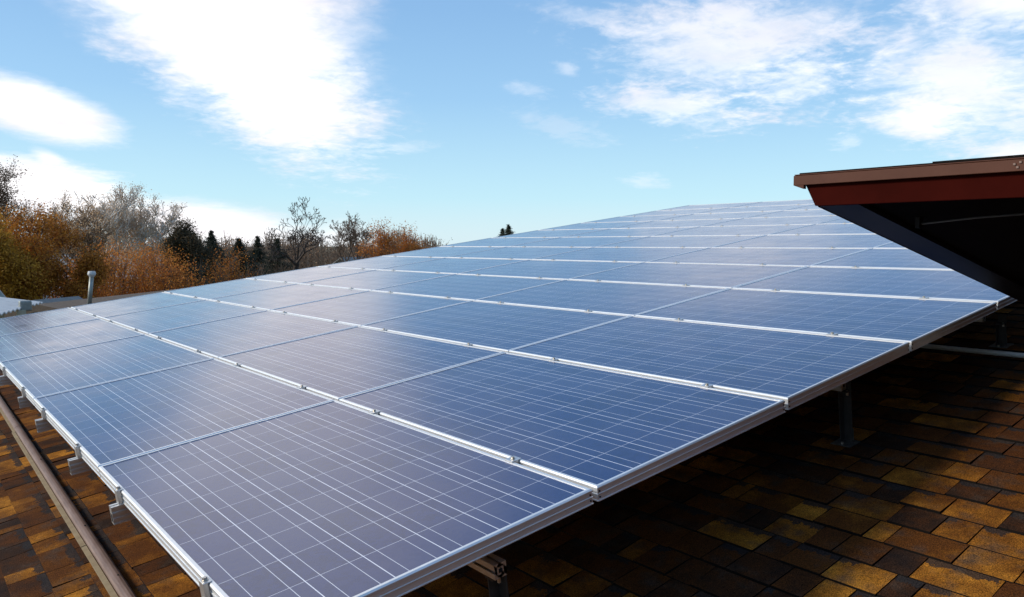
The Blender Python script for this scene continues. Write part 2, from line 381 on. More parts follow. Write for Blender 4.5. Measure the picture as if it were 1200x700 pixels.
for yy in (1.9, 2.62, 4.1, 5.6):
    sc_ = MB(); p = [S(X0+.030+.008*(yy-2), yy, .038), S(X0+.034+.008*(yy-2), yy, .028)]
    sc_.tube(rel([p[0], p[1]]), .004, 6); sc_.build('screw', M_HOLE, so)

# ------------------------------------------------------------------ upper roof at the right
UX, UZ = 1.972, H0+.973; SL = math.tan(math.radians(12.1)); UXE = 4.72; UY1 = -4.4
def U(x, y, h=0.0):              # point h above the underside of the upper roof
    return Vector((x, y, UZ - SL*(x-UX) + h))
ur = MB()
TK = .105
# slab body above the soffit, with recessed bays
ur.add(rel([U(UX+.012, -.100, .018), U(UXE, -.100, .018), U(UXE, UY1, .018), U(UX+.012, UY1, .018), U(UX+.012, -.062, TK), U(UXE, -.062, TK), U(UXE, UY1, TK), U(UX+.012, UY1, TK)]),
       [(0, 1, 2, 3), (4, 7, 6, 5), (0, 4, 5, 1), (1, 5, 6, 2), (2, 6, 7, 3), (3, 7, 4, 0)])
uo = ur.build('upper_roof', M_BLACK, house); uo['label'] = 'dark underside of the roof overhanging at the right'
# fascia board with slanted end
def slab(mb, poly_yz, x0, x1, mi=0):
    v = [Vector((x0, y, z)) for y, z in poly_yz] + [Vector((x1, y, z)) for y, z in poly_yz]; n = len(poly_yz)
    mb.add(rel(v), [tuple(range(n)), tuple(range(n, 2*n))[::-1]] + [(i, n+i, n+(i+1) % n, (i+1) % n) for i in range(n)], mi)
fa = MB(); slab(fa, [(-.100, UZ-.002), (-.060, UZ+.076), (UY1, UZ+.076), (UY1, UZ-.002)], UX-.010, UX+.010)
bevel(fa.build('fascia', M_FASCIA, uo), .0015)
dr = MB()
slab(dr, [(-.026, UZ+.072), (-.026, UZ+.106), (UY1, UZ+.106), (UY1, UZ+.072)], UX-.030, UX-.0125)
slab(dr, [(-.030, UZ+.1065), (-.030, UZ+.110), (UY1, UZ+.110), (UY1, UZ+.1065)], UX-.032, UX+.06)
slab(dr, [(-.026, UZ+.0722), (-.060, UZ+.060), (-.066, UZ+.058), (-.066, UZ+.0722)], UX-.0295, UX-.0125)
bevel(dr.build('drip_edge', M_DRIP, uo), .0012)
rv_ = MB()
for x, y, z in ((UX-.031, -.72, UZ+.092), (UX-.031, -.735, UZ+.097), (UX-.031, -.728, UZ+.083)):
    rv_.box((x-.002-6, y-.003-2, z-.003), (x-6+.001, y+.003-2, z+.003))
rv_.build('rivet', M_BRSTRIP, uo)
# soffit plank along the sloping left edge and trim line
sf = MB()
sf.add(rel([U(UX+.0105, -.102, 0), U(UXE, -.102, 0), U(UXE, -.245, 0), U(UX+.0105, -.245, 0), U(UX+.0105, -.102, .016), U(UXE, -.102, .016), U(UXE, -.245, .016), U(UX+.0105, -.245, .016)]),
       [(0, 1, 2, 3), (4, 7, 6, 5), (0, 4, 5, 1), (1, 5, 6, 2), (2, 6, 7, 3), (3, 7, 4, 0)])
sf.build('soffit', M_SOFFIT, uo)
tr = MB()
tr.add(rel([U(UX+.011, -.0985, -.002), U(UXE, -.0985, -.002), U(UXE, -.1015, -.002), U(UX+.011, -.1015, -.002), U(UX+.011, -.0985, .02), U(UXE, -.0985, .02), U(UXE, -.1015, .02), U(UX+.011, -.1015, .02)]),
       [(0, 1, 2, 3), (4, 7, 6, 5), (0, 4, 5, 1), (1, 5, 6, 2), (2, 6, 7, 3), (3, 7, 4, 0)])
tr.build('edge_trim', M_FASCIA, uo)
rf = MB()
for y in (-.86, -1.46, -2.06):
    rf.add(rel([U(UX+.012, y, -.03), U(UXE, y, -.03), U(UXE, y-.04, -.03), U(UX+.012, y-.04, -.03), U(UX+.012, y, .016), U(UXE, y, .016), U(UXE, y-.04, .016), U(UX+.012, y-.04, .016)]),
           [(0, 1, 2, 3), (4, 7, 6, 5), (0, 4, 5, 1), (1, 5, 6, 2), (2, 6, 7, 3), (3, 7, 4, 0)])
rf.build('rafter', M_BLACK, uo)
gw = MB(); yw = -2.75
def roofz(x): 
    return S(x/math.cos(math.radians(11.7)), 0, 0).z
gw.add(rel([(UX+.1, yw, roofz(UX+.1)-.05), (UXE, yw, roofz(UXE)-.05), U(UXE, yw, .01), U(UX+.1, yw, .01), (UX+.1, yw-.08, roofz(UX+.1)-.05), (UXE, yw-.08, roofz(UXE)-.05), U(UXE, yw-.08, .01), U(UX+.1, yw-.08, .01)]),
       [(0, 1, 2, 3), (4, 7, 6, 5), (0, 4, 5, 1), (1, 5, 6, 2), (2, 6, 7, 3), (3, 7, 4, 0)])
gw.build('light_stop_wall', M_BLACK, uo)  # added wall closing the cavity so no light leaks in from the side
uw = MB(); uw.box((-3.2-6, -4.15-2, roofz(-3)-.3), (UX-.04-6, -3.9-2, H0+2.6)); uw.build('unseen_shade_wall', M_DARKWALL, uo)  # added unseen wall, blocks low sky to darken the gap under the array
# its own shingles, seen as thin wavy butts over the drip edge
def upper_shingles():
    rnd = random.Random(5); V = []; Fc = []; UV = []; TB = []
    s = UX-.02; first = True
    while s < UXE:
        y = UY1
        while y < -.03:
            w = rnd.uniform(.18, .34); yb = min(y+w, -.03); ya = y; y += w
            if yb-ya < .03: continue
            fade = min(1, max(0, (-.30-yb)/.25)) if first else 1
            t = TK+.006+.012*fade*rnd.uniform(.4, 1)*(1 if first else .6); rv = (rnd.random(), rnd.random(), rnd.random())
            q = len(V); V += rel([U(s, ya, t), U(s, yb, t), U(s+.15, yb, TK+.002), U(s+.15, ya, TK+.002), U(s, ya, TK+.001), U(s, yb, TK+.001)])
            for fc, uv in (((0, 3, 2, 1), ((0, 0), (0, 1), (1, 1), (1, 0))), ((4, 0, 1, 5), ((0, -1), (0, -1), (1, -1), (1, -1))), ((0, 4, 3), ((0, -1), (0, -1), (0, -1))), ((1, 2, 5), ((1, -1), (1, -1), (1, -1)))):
                Fc.append(tuple(q+i for i in fc)); UV += uv; TB.append(rv)
        s += .143; first = False
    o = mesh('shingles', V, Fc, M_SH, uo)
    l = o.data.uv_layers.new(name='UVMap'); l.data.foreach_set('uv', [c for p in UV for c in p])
    a = o.data.attributes.new('tab', 'FLOAT_VECTOR', 'FACE'); a.data.foreach_set('vector', [c for p in TB for c in p])
upper_shingles()
# thin pipe fixed under the upper roof
pp = MB(); pp.tube([U(2.25, -.33, -.006), U(2.22, -.52, .004), U(2.20, -.75, .012)], .0035, 8)
po = pp.build('soffit_pipe', M_SOFFPIPE); tag(po, 'thin grey pipe under the dark overhanging roof underside', 'pipe')
pk = MB(); pk.box((2.235, -.336, UZ-SL*(2.25-UX)-.02), (2.262, -.322, UZ-SL*(2.25-UX)+.018)); pk.build('bracket', M_SOFFIT, po)

# ------------------------------------------------------------------ solar panels
ORD = ['first', 'second', 'third', 'fourth', 'fifth', 'sixth', 'seventh', 'eighth', 'ninth', 'tenth', 'eleventh', 'twelfth']
PX, PY = 1.0, 1.66
RAILY = (.375, 1.30)
def ring(mb, prof, w, l, mi=0):   # mitred frame: prof is (inset, z) closed polygon
    n = len(prof); v = []
    for (cx, cy, sx, sy) in ((0, 0, 1, 1), (w, 0, -1, 1), (w, l, -1, -1), (0, l, 1, -1)):
        v += [(cx+sx*d, cy+sy*d, z) for d, z in prof]
    f = [(c*n+i, c*n+(i+1) % n, ((c+1) % 4)*n+(i+1) % n, ((c+1) % 4)*n+i) for c in range(4) for i in range(n)]
    mb.add(v, f, mi)
fp = [(.0, -.004), (.004, 0), (.0125, 0), (.0125, -.006), (.004, -.006), (.004, -.0435), (.026, -.0435), (.026, -.046), (0, -.046), (0, -.0435),
      (.0022, -.0425), (.0022, -.0262), (0, -.0255), (0, -.0235), (.0022, -.0225), (.0022, -.0095), (0, -.0085)]
def clamp_mb(end=False):
    mb = MB()
    if end: mb.prism([(-.014, -.046), (-.014, .003), (.009, .003), (.009, .0005), (-.0015, .0005), (-.0015, -.046)], 'y', -.018, .018)
    else:
        mb.prism([(-.020, .0004), (-.020, .0034), (.020, .0034), (.020, .0004), (.007, .0004), (.007, -.03), (-.007, -.03), (-.007, .0004)], 'y', -.020, .020)
    return mb
def bolt_mb(x=0):
    b = MB(); b.tube([(x, 0, .003), (x, 0, .0048)], .0085, 12); b.tube([(x, 0, .0045), (x, 0, .011)], .0062, 6); return b
def make_panel():
    root = empty('solar_panel')
    f = MB(); ring(f, fp, PW, PL)
    for yy, sg in ((0, -1), (PL, 1)):       # screws at the corner joints of the short sides
        for xx in (.010, PW-.010):
            for zz in (-.016, -.034):
                f.tube([(xx, yy+sg*-.0030, zz), (xx, yy+sg*.0003, zz)], .0028, 8, mi=1)
    fo = f.build('frame', [M_ALU, M_HOLE], root)
    gl = MB(); gl.add([(.0110, .0110, -.0030), (PW-.0110, .0110, -.0030), (PW-.0110, PL-.0110, -.0030), (.0110, PL-.0110, -.0030)], [(0, 1, 2, 3)])
    gl.add([(.0105, .0105, -.0058), (PW-.0105, .0105, -.0058), (PW-.0105, PL-.0105, -.0058), (.0105, PL-.0105, -.0058)], [(3, 2, 1, 0)], 1)
    gl.build('cell_sheet', [M_CELL, M_WHITE], root, fix=False)
    return root
panel0 = make_panel()
pparts = list(panel0.children)
def copy_child(src, parent, loc=None):
    c = src.copy(); col.objects.link(c); c.parent = parent
    if loc is not None: c.location = loc
    return c
mc = bevel(clamp_mb().build('clamp', M_RAIL), .0006); mcb = bolt_mb().build('bolt', M_STEEL)
ec = bevel(clamp_mb(True).build('clamp', M_RAIL), .0006); ecb = bolt_mb(-.003).build('bolt', M_STEEL)
rot = (0, -ALPHA, 0)
rp = random.Random(3)
for j in range(5):
    for i in range(12):
        if i == 0 and j == 0: r = panel0
        else:
            r = panel0.copy(); col.objects.link(r)
            for c in pparts: copy_child(c, r)
        r.location = A(i*PX+.009, j*PY+.004, rp.uniform(-.0008, .0008)); r.rotation_euler = (rp.uniform(-.0010, .0010), -ALPHA+rp.uniform(-.0012, .0012), 0)
        tag(r, 'blue solar panel, %s from the left edge, in the %s strip behind the front edge' % (ORD[i], ORD[j]), 'solar panel', 'solar panels of the rooftop array')
        for ry in RAILY:
            dy = rp.uniform(-.03, .03)
            if i == 0:
                c = copy_child(ec, r, (0, ry-.004+dy, 0)); copy_child(ecb, c)
            if i < 11:
                c = copy_child(mc, r, (PX-.009, ry-.004+dy, 0)); copy_child(mcb, c)
for o in (mc, mcb, ec, ecb): bpy.data.objects.remove(o)

# ------------------------------------------------------------------ rails under the panels
RZ0 = -.0465; RH = .0625
def rail_mesh():
    w = .018
    P = [(-w, 0), (-w, -.008), (-w+.006, -.010), (-w+.006, -.020), (-w, -.022), (-w, -.030), (-w+.004, -.032), (-w+.004, -.039), (-w, -.041), (-w, -.049),
         (-w+.004, -.051), (-w+.004, -.057), (-w, -.059), (-w, -RH)]
    Q = P + [(-x, z) for x, z in reversed(P)]
    # top slot
    Q = Q[:-1] + [(w, 0), (.006, 0), (.006, -.006), (-.006, -.006), (-.006, 0)]
    mb = MB(); n = len(Q)
    v = [(-.032, y, z) for y, z in Q] + [(11.99, y, z) for y, z in Q]
    mb.add(v, [(i, (i+1) % n, n+(i+1) % n, n+i) for i in range(n)])
    bm = bmesh.new(); vs = [bm.verts.new((-.032, y, z)) for y, z in Q]; f = bm.faces.new(vs); bmesh.ops.triangulate(bm, faces=[f])
    bm.verts.ensure_lookup_table(); bm.verts.index_update(); tri = [tuple(v.index for v in f.verts) for f in bm.faces]; bm.free()
    mb.add([(-.032, y, z) for y, z in Q], tri)
    # hollow of the profile seen in the cut end
    mb.box((-.0325, -.011, -.055), (-.0318, .011, -.026), 1)
    return mb.build('mounting_rail', [M_RAIL, M_HOLE])
rail0 = rail_mesh()
k = 0
for j in range(5):
    for q, ry in enumerate(RAILY):
        r = rail0 if k == 0 else rail0.copy()
        if k: col.objects.link(r)
        r.location = A(rp.uniform(-.006, .006), j*PY+ry, RZ0); r.rotation_euler = rot
        tag(r, 'ribbed aluminium rail end poking out below the array, %s from the camera' % ORD[k], 'mounting rail', 'mounting rails under the solar panels')
        k += 1

# ------------------------------------------------------------------ slotted crossbeams and their legs
BZ = RZ0-RH-.0005; BS = .042
def beam_mesh():
    h = BS/2; a = .0045; b = .011
    side = [(-h, -h), (-a, -h), (-a, -h+.003), (-b, -h+.006), (-b, -h+.010), (b, -h+.010), (b, -h+.006), (a, -h+.003), (a, -h)]
    Q = []
    for t in range(4):
        c, s = math.cos(t*math.pi/2), math.sin(t*math.pi/2)
        Q += [(x*c - z*s, x*s + z*c - h) for x, z in side]
    mb = MB(); n = len(Q); y0, y1 = .045, 8.29
    mb.add([(x, y0, z) for x, z in Q] + [(x, y1, z) for x, z in Q], [(i, (i+1) % n, n+(i+1) % n, n+i) for i in range(n)])
    bm = bmesh.new(); vs = [bm.verts.new((x, y0, z)) for x, z in Q]; f = bm.faces.new(vs); bmesh.ops.triangulate(bm, faces=[f])
    bm.verts.index_update(); tri = [tuple(v.index for v in f.verts) for f in bm.faces]; bm.free()
    mb.add([(x, y0, z) for x, z in Q], tri)
    mb.box((-.0060, y0-.0006, -h-.0060), (.0060, y0+.001, -h+.0060), 1)
    return mb.build('crossbeam', [M_RAIL, M_HOLE])
beam0 = beam_mesh()
BX = (.665, 2.64, 4.17, 5.75, 7.3, 8.9, 10.4, 11.7)
blab = ['slotted aluminium crossbeam end lit below the nearest front panel', 'slotted crossbeam in the dark above the middle leg', 'slotted crossbeam in shade beside the overhanging dark roof']
for k, bx in enumerate(BX):
    b = beam0 if k == 0 else beam0.copy()
    if k: col.objects.link(b)
    b.location = A(bx, 0 if k == 0 else .085, BZ); b.rotation_euler = rot
    tag(b, blab[k] if k < 3 else 'slotted crossbeam hidden beneath the panels, %s from the near end' % ORD[k], 'crossbeam', 'crossbeams carrying the rails')
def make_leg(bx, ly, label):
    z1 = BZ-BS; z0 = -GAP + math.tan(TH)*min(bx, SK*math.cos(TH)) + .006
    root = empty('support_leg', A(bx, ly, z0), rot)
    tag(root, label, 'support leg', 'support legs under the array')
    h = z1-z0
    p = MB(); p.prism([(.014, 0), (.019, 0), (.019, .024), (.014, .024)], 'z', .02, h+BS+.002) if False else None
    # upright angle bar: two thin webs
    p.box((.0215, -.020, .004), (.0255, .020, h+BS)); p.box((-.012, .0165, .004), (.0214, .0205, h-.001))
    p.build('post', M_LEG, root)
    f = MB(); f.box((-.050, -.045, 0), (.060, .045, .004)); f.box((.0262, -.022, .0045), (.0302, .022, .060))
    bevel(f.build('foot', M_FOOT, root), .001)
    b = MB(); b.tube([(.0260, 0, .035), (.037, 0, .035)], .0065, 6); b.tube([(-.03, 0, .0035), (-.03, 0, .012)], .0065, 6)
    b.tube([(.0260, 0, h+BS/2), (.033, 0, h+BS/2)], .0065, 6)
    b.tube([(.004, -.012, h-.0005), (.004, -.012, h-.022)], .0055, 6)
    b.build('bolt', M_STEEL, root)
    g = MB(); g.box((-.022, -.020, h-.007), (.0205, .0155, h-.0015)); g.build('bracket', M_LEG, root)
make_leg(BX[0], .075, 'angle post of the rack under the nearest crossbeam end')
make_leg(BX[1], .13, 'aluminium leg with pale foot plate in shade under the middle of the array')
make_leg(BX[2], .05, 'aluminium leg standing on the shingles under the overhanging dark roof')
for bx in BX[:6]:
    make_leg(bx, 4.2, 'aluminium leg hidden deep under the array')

# white conduit on the roof
cd = MB(); a, b = S(3.99, .45, .028), S(3.98, -4.3, .028)
cd.tube([a, b], .0135, 12)
co = cd.build('conduit', M_WHITE, smooth=True); tag(co, 'straight white conduit pipe running over the shingles at the right', 'pipe')
cs = MB()
for y in (-.35, -1.6, -3.0):
    p = S(3.985, y, .0); cs.box((p.x-.03, y-.012, p.z+.004), (p.x+.03, y+.012, p.z+.030))
cs.build('strap', M_STEEL, co)

# ------------------------------------------------------------------ neighbouring roof, vent, sheet, house
def at_z(px, py, z):
    r = ray(px, py); k = (z-CAMP.z)/r.z; return CAMP + r*k
P1, P2 = at_z(42, 356.5, 4.12), at_z(192, 340.5, 4.12)
zr = (P1.z+P2.z)/2; P1.z = zr; P2.z = zr
d = (P2-P1); d.z = 0; d.normalize(); nrm = Vector((-d.y, d.x, 0))
if (CAMP-P1).dot(nrm) < 0: nrm = -nrm            # toward the camera
nb = empty('neighbouring_roof_house', (P1.x, P1.y, 0)); tag(nb, 'low building with plain brown roof just beyond the array', 'house')
pl = Vector((P1.x, P1.y, 0)); E2 = P2 + d*.9
near1, near2 = P1 + nrm*2.2 - Vector((0, 0, .42)), E2 + nrm*2.2 - Vector((0, 0, .42)); far1, far2 = P1 - nrm*3.2 - Vector((0, 0, .75)), E2 - nrm*3.2 - Vector((0, 0, .75))
r_ = MB(); dz = Vector((0, 0, .12))
for q in ((P1, E2, near2, near1), (P1, E2, far2, far1)):
    v = [p-pl for p in q]; r_.add(v + [p-dz for p in v], [(0, 1, 2, 3), (7, 6, 5, 4), (0, 4, 5, 1), (1, 5, 6, 2), (2, 6, 7, 3), (3, 7, 4, 0)])
r_.build('roof', M_NROOF, nb)
w_ = MB(); i1, i2, j1, j2 = [p-pl for p in (near1-nrm*.4+d*.3, near2-nrm*.4-d*.3, far1+nrm*.4+d*.3, far2+nrm*.4-d*.3)]
w_.add([Vector((p.x, p.y, 0)) for p in (i1, i2, j2, j1)] + [Vector((p.x, p.y, zr-.72)) for p in (i1, i2, j2, j1)],
       [(0, 1, 5, 4), (1, 2, 6, 5), (2, 3, 7, 6), (3, 0, 4, 7), (4, 5, 6, 7)])
w_.build('wall', M_SIDING, nb)
vb = at(104, 353, 14.2); vt = at(107.5, 322, 14.2)
ve = empty('vent_pipe', vb); tag(ve, 'upright grey vent pipe with pale cap on the brown roof', 'vent pipe')
v_ = MB(); v_.tube([(0, 0, -.12), vt-vb], [.034, .032], 12); v_.build('pipe', M_PIPE, ve, smooth=True)
v_ = MB(); c = vt-vb; v_.tube([c-Vector((0, 0, .035)), c+Vector((0, 0, .0)), c+Vector((0, 0, .02)), c+Vector((0, 0, .055))], [.036, .060, .062, .050], 12); v_.build('cap', M_SHEET, ve)
# corrugated sheet
c0, c1 = at(-2, 368.5, 11.2), at(50, 354, 12.8)
dd = (c1-c0); ln = dd.length; dd.normalize(); side = Vector((-dd.y, dd.x, 0)).normalized()
if (CAMP-c0).dot(side) > 0: side = -side
cs_ = MB(); NW = 66; v = []
for a in range(NW+1):
    h = .011*math.sin(a*math.pi/3); p = dd*(ln*a/NW)
    for s_, hh in ((0, 0), (.55, .085)):
        q = p + side*s_; v += [q+Vector((0, 0, h+hh)), q+Vector((0, 0, h+hh-.016))]
f = []
for a in range(NW):
    k = a*4; f += [(k, k+4, k+6, k+2), (k+1, k+3, k+7, k+5), (k, k+1, k+5, k+4), (k+2, k+6, k+7, k+3)]
f += [(0, 2, 3, 1), (NW*4, NW*4+1, NW*4+3, NW*4+2)]
cs_.add(v, f)
cp = empty('patio_cover', c0); tag(cp, 'white corrugated sheet cover at the far left beyond the array', 'patio cover')
cs_.build('corrugated_sheet', M_SHEET, cp)
pm = MB(); q = dd*(ln*.47); pm.box((q.x-.05, q.y-.05, -c0.z+.0), (q.x+.05, q.y+.05, q.z-.03)); q = dd*(ln*.95) + side*.5; pm.box((q.x-.04, q.y-.04, -c0.z), (q.x+.04, q.y+.04, q.z-.0))
pm.build('post', M_HWALL, cp)
mb = MB(); q = dd*(ln*.53)-side*.02; mb.box((q.x-.07, q.y-.07, q.z-.05), (q.x+.07, q.y+.07, q.z+.09)); bevel(mb.build('bracket', M_PIPE, cp), .02, 2)
# leaning pole
a, b = at(16, 364, 14.5), at(-6, 338, 14.5)
mb = MB(); mb.tube([a-(b-a)*1.0, b+(b-a)*.5], .04, 8); tag(mb.build('leaning_pole', M_PIPE, smooth=True), 'pale leaning pole at the far left under the trees', 'pole')
# far house between the trees
def far_house(px, py, D, w, dep, hr, label, rz, wall, roof, hw=2.5):
    p = at(px, py, D); base = Vector((p.x, p.y, 0)); e = empty('cottage', base, (0, 0, rz)); tag(e, label, 'house')
    m = MB(); m.box((-w/2, -dep/2, 0), (w/2, dep/2, hw)); m.prism([(-dep/2, hw+.001), (dep/2, hw+.001), (0, hr-.08)], 'x', -w/2, w/2); m.build('wall', wall, e)
    r = MB()
    for sg in (-1, 1):
        r.prism([(0, hr), (sg*(dep/2+.4), hw-.15), (sg*(dep/2+.4), hw-.27), (0, hr-.12)], 'x', -w/2-.35, w/2+.35)
    r.build('roof', roof, e)
    for xx in (-w*.3, w*.05, w*.32)[0 if w > 5 else 1:3 if w > 5 else 2]:
        for sg in (-1, 1):
            q = MB(); q.box((xx-.5, sg*(dep/2+.02)-.03, 1.0), (xx+.5, sg*(dep/2+.02)+.03, 2.1)); wo_ = q.build('window', M_SHEET, e)
            g2 = MB(); g2.box((xx-.43, sg*(dep/2+.055)-.01, 1.07), (xx+.43, sg*(dep/2+.055)+.01, 2.03)); g2.build('pane', M_GLASSW, wo_)
far_house(66, 345, 27, 1.1, 1.6, 3.42, 'cream cottage with pale grey roof glimpsed under the orange trees', math.radians(40), M_HWALL, M_HROOF, 2.9)
far_house(130, 335, 62, 14, 8, 4.3, 'pale far house glimpsed through the orange thicket', math.radians(-30), M_SHEET, M_HROOF, 2.9)
far_house(413, 308, 70, 2.4, 3, 3.9, 'white far house showing between the bare trees', math.radians(20), M_SHEET, M_HROOF, 2.9)

# ------------------------------------------------------------------ trees
def leafmat(name, cols, trans=.35):
    m = bpy.data.materials.new(name); m.use_nodes = True; t = T(m)
    a = t.n('ShaderNodeAttribute', attribute_name='tone')
    n = len(cols); c = t.ramp(a.outputs['Fac'], [(i/(n-1), cols[i]) for i in range(n)])
    t.l(c, t.b.inputs['Base Color']); t.b.inputs['Roughness'].default_value = .7; t.b.inputs['Specular IOR Level'].default_value = .25
    tr = t.n('ShaderNodeBsdfTranslucent'); t.l(c, tr.inputs[0]); mx = t.n('ShaderNodeMixShader'); mx.inputs[0].default_value = trans
    out = [x for x in t.t.nodes if x.type == 'OUTPUT_MATERIAL'][0]
    t.l(t.b.outputs[0], mx.inputs[1]); t.l(tr.outputs[0], mx.inputs[2]); t.l(mx.outputs[0], out.inputs[0]); return m
L_ORANGE = leafmat('orange_leaves', [(.30, .075, .012), (.46, .14, .018), (.60, .24, .035), (.50, .16, .02)])
L_RUST = leafmat('rust_brown_leaves', [(.10, .036, .008), (.32, .11, .014), (.55, .22, .024), (.24, .10, .014)])
L_OLIVE = leafmat('olive_yellow_leaves', [(.16, .075, .010), (.36, .17, .018), (.52, .25, .02), (.18, .085, .012)])
L_TAN = leafmat('tan_seed_leaves', [(.30, .18, .09), (.48, .32, .18), (.62, .46, .30), (.42, .20, .07)], .5)
L_DARK = leafmat('dark_evergreen', [(.010, .014, .009), (.022, .028, .014), (.040, .042, .018), (.016, .020, .016)], .1)
L_DKBR = leafmat('bronze_evergreen', [(.022, .020, .012), (.05, .040, .018), (.10, .06, .022), (.03, .03, .016)], .2)
L_TWIG = leafmat('brown_twigs', [(.10, .055, .03), (.17, .095, .05), (.25, .15, .08), (.15, .07, .03)], .1)
B_DARK = noisy('dark_bark', (.045, .032, .026), (.09, .065, .05), 6, .9)
B_PALE = noisy('pale_bark', (.50, .44, .38), (.72, .67, .60), 5, .85)
B_BROWN = noisy('brown_bark', (.13, .085, .055), (.21, .145, .10), 6, .9)

class Sk:                         # fast growable skeleton mesh
    def __init__(s): s.v = []; s.f = []
    def seg(s, a, b, ra, rb, n=4):
        d = (b-a)
        if d.length < 1e-5: return
        d = d.normalized(); u = d.orthogonal().normalized(); w = d.cross(u); k = len(s.v)
        for p, r in ((a, ra), (b, rb)):
            for i in range(n):
                t = 2*math.pi*i/n; s.v.append(p + (u*math.cos(t) + w*math.sin(t))*r)
        s.f += [(k+i, k+(i+1) % n, k+n+(i+1) % n, k+n+i) for i in range(n)]
def grow(rnd, p, d, length, rad, depth, trunk, twigs, tips, P):
    """recursive limb: bends, forks, ends in fine twigs"""
    n = 3 if depth > 1 else 2; cur = p.copy(); r = rad
    sk = trunk if depth >= P['tr'] else twigs
    for i in range(n):
        d = (d + Vector((rnd.gauss(0, P['wig']), rnd.gauss(0, P['wig']), rnd.gauss(0, P['wig']*.6) + P['up'])) ).normalized()
        nx = cur + d*(length/n); r2 = max(r*(1-.30/n*1.3), P['rmin'])
        sk.seg(cur, nx, r, r2, 6 if depth >= P['tr'] else 3); cur = nx; r = r2
        if depth > 0 and (i < n-1) and rnd.random() < P['side']:
            sd_ = Vector((rnd.gauss(0, 1), rnd.gauss(0, 1), rnd.gauss(.1, .5))).normalized()
            grow(rnd, cur, (d*.55 + sd_*P['spread']).normalized(), length*P['lf']*rnd.uniform(.7, 1), max(r*.5, P['rmin']), depth-1, trunk, twigs, tips, P)
    if depth <= 1: tips.append(cur.copy())
    if depth > 0:
        for k in range(P['fork'] if rnd.random() < .75 else P['fork']+1):
            sd_ = Vector((rnd.gauss(0, 1), rnd.gauss(0, 1), rnd.gauss(.15, .5))).normalized()
            grow(rnd, cur, (d*.8 + sd_*P['spread']).normalized(), length*P['lf']*rnd.uniform(.75, 1.15), max(r*.68, P['rmin']), depth-1, trunk, twigs, tips, P)
def leaves(rnd, pts, size, per, spread, V, Fc, TN, up=0.0):
    size *= .62; per = int(per*2.1)
    for p in pts:
        tb = rnd.random()
        for k in range(per):
            c = p + Vector((rnd.gauss(0, spread), rnd.gauss(0, spread), rnd.gauss(0, spread*.8)))
            a = Vector((rnd.gauss(0, 1), rnd.gauss(0, 1), rnd.gauss(0, 1)+up)).normalized(); b = a.orthogonal().normalized(); s = size*rnd.uniform(.6, 1.3)
            q = len(V); V += [c-a*s*.5, c+b*s*.35, c+a*s*.5, c-b*s*.35]; Fc.append((q, q+1, q+2, q+3)); TN.append(min(1, max(0, tb*.5+rnd.random()*.5)))
def finish(name, label, cat, base, trunk, tv, tf, V, Fc, TN, bark, leaf, group, nsmooth=False):
    e = empty(name, base); tag(e, label, cat, group)
    if trunk.f: mesh('trunk', [v-base for v in trunk.v], trunk.f, bark, e, True)
    AV = [v-base for v in tv]; AF = list(tf); k = len(AV); AV += [v-base for v in V]; AF += [tuple(i+k for i in q) for q in Fc]
    if AF:
        o = mesh('crown', AV, AF, [bark, leaf] if Fc else [bark], e, False, [0]*len(tf)+[1]*len(Fc))
        a = o.data.attributes.new('tone', 'FLOAT', 'FACE'); a.data.foreach_set('value', [0.5]*len(tf)+TN)
    return e
def base_at(px, D):
    p = at(px, 286, D); return Vector((p.x, p.y, 0))
def zat(py, D, px):               # height seen at row py
    return at(px, py, D).z
SEED = [100]
def tree(name, label, px, top, D, half, bark, leaf, leafsize=.16, per=6, spread=.28, depth=5, P=None, lean=0.0, r0=.16, group=None, cat='tree', forkh=.3, trunks=1, up=0.0):
    SEED[0] += 1; rnd = random.Random(SEED[0]*7)
    base = base_at(px, D); h = zat(top, D, px); W = half*D/F
    PP = dict(tr=depth-1, wig=.13, up=.05, side=.55, spread=.62, lf=.70, fork=2, rmin=.010); PP.update(P or {})
    tr, tw, tips = Sk(), Sk(), []
    right = ray(700, 286) - ray(500, 286); right.z = 0; right.normalize()
    for t in range(trunks):
        b = base + right*(0 if trunks == 1 else rnd.uniform(-.35, .35)*W); d0 = (Vector((rnd.gauss(0, .06), rnd.gauss(0, .06), 1)) + right*lean + (right*rnd.uniform(-.3, .3) if trunks > 1 else Vector())).normalized()
        fk = h*forkh; r1 = b + d0*fk
        tr.seg(b, b+(r1-b)*.5, r0*1.15, r0, 8); tr.seg(b+(r1-b)*.5, r1, r0, r0*.85, 8)
        for k in range(PP.get('lim', 3)):
            az = rnd.random()*6.28; dd = Vector((math.cos(az), math.sin(az), 0))*PP.get('open', .45) + Vector((0, 0, 1)) + right*lean
            grow(rnd, r1, dd.normalized(), (h-fk)*.36, r0*.6, depth-1, tr, tw, tips, PP)
    # fit to height and width
    allv = tr.v + tw.v; zt = max(v.z for v in allv); sx = [abs((v-base-right*lean*h*.5).dot(right)) for v in allv]; sx.sort(); wd = sx[int(len(sx)*.985)]
    kz = h/zt; kx = W/max(wd, .01)
    def fit(v): return Vector((base.x+(v.x-base.x)*kx, base.y+(v.y-base.y)*kx, v.z*kz))
    tr.v = [fit(v) for v in tr.v]; tw.v = [fit(v) for v in tw.v]; tips = [fit(v) for v in tips]
    V, Fc, TN = [], [], []
    if leaf and per: leaves(rnd, tips, leafsize, per, spread, V, Fc, TN, up)
    return finish(name, label, cat, base, tr, tw.v, tw.f, V, Fc, TN, bark, leaf, group)
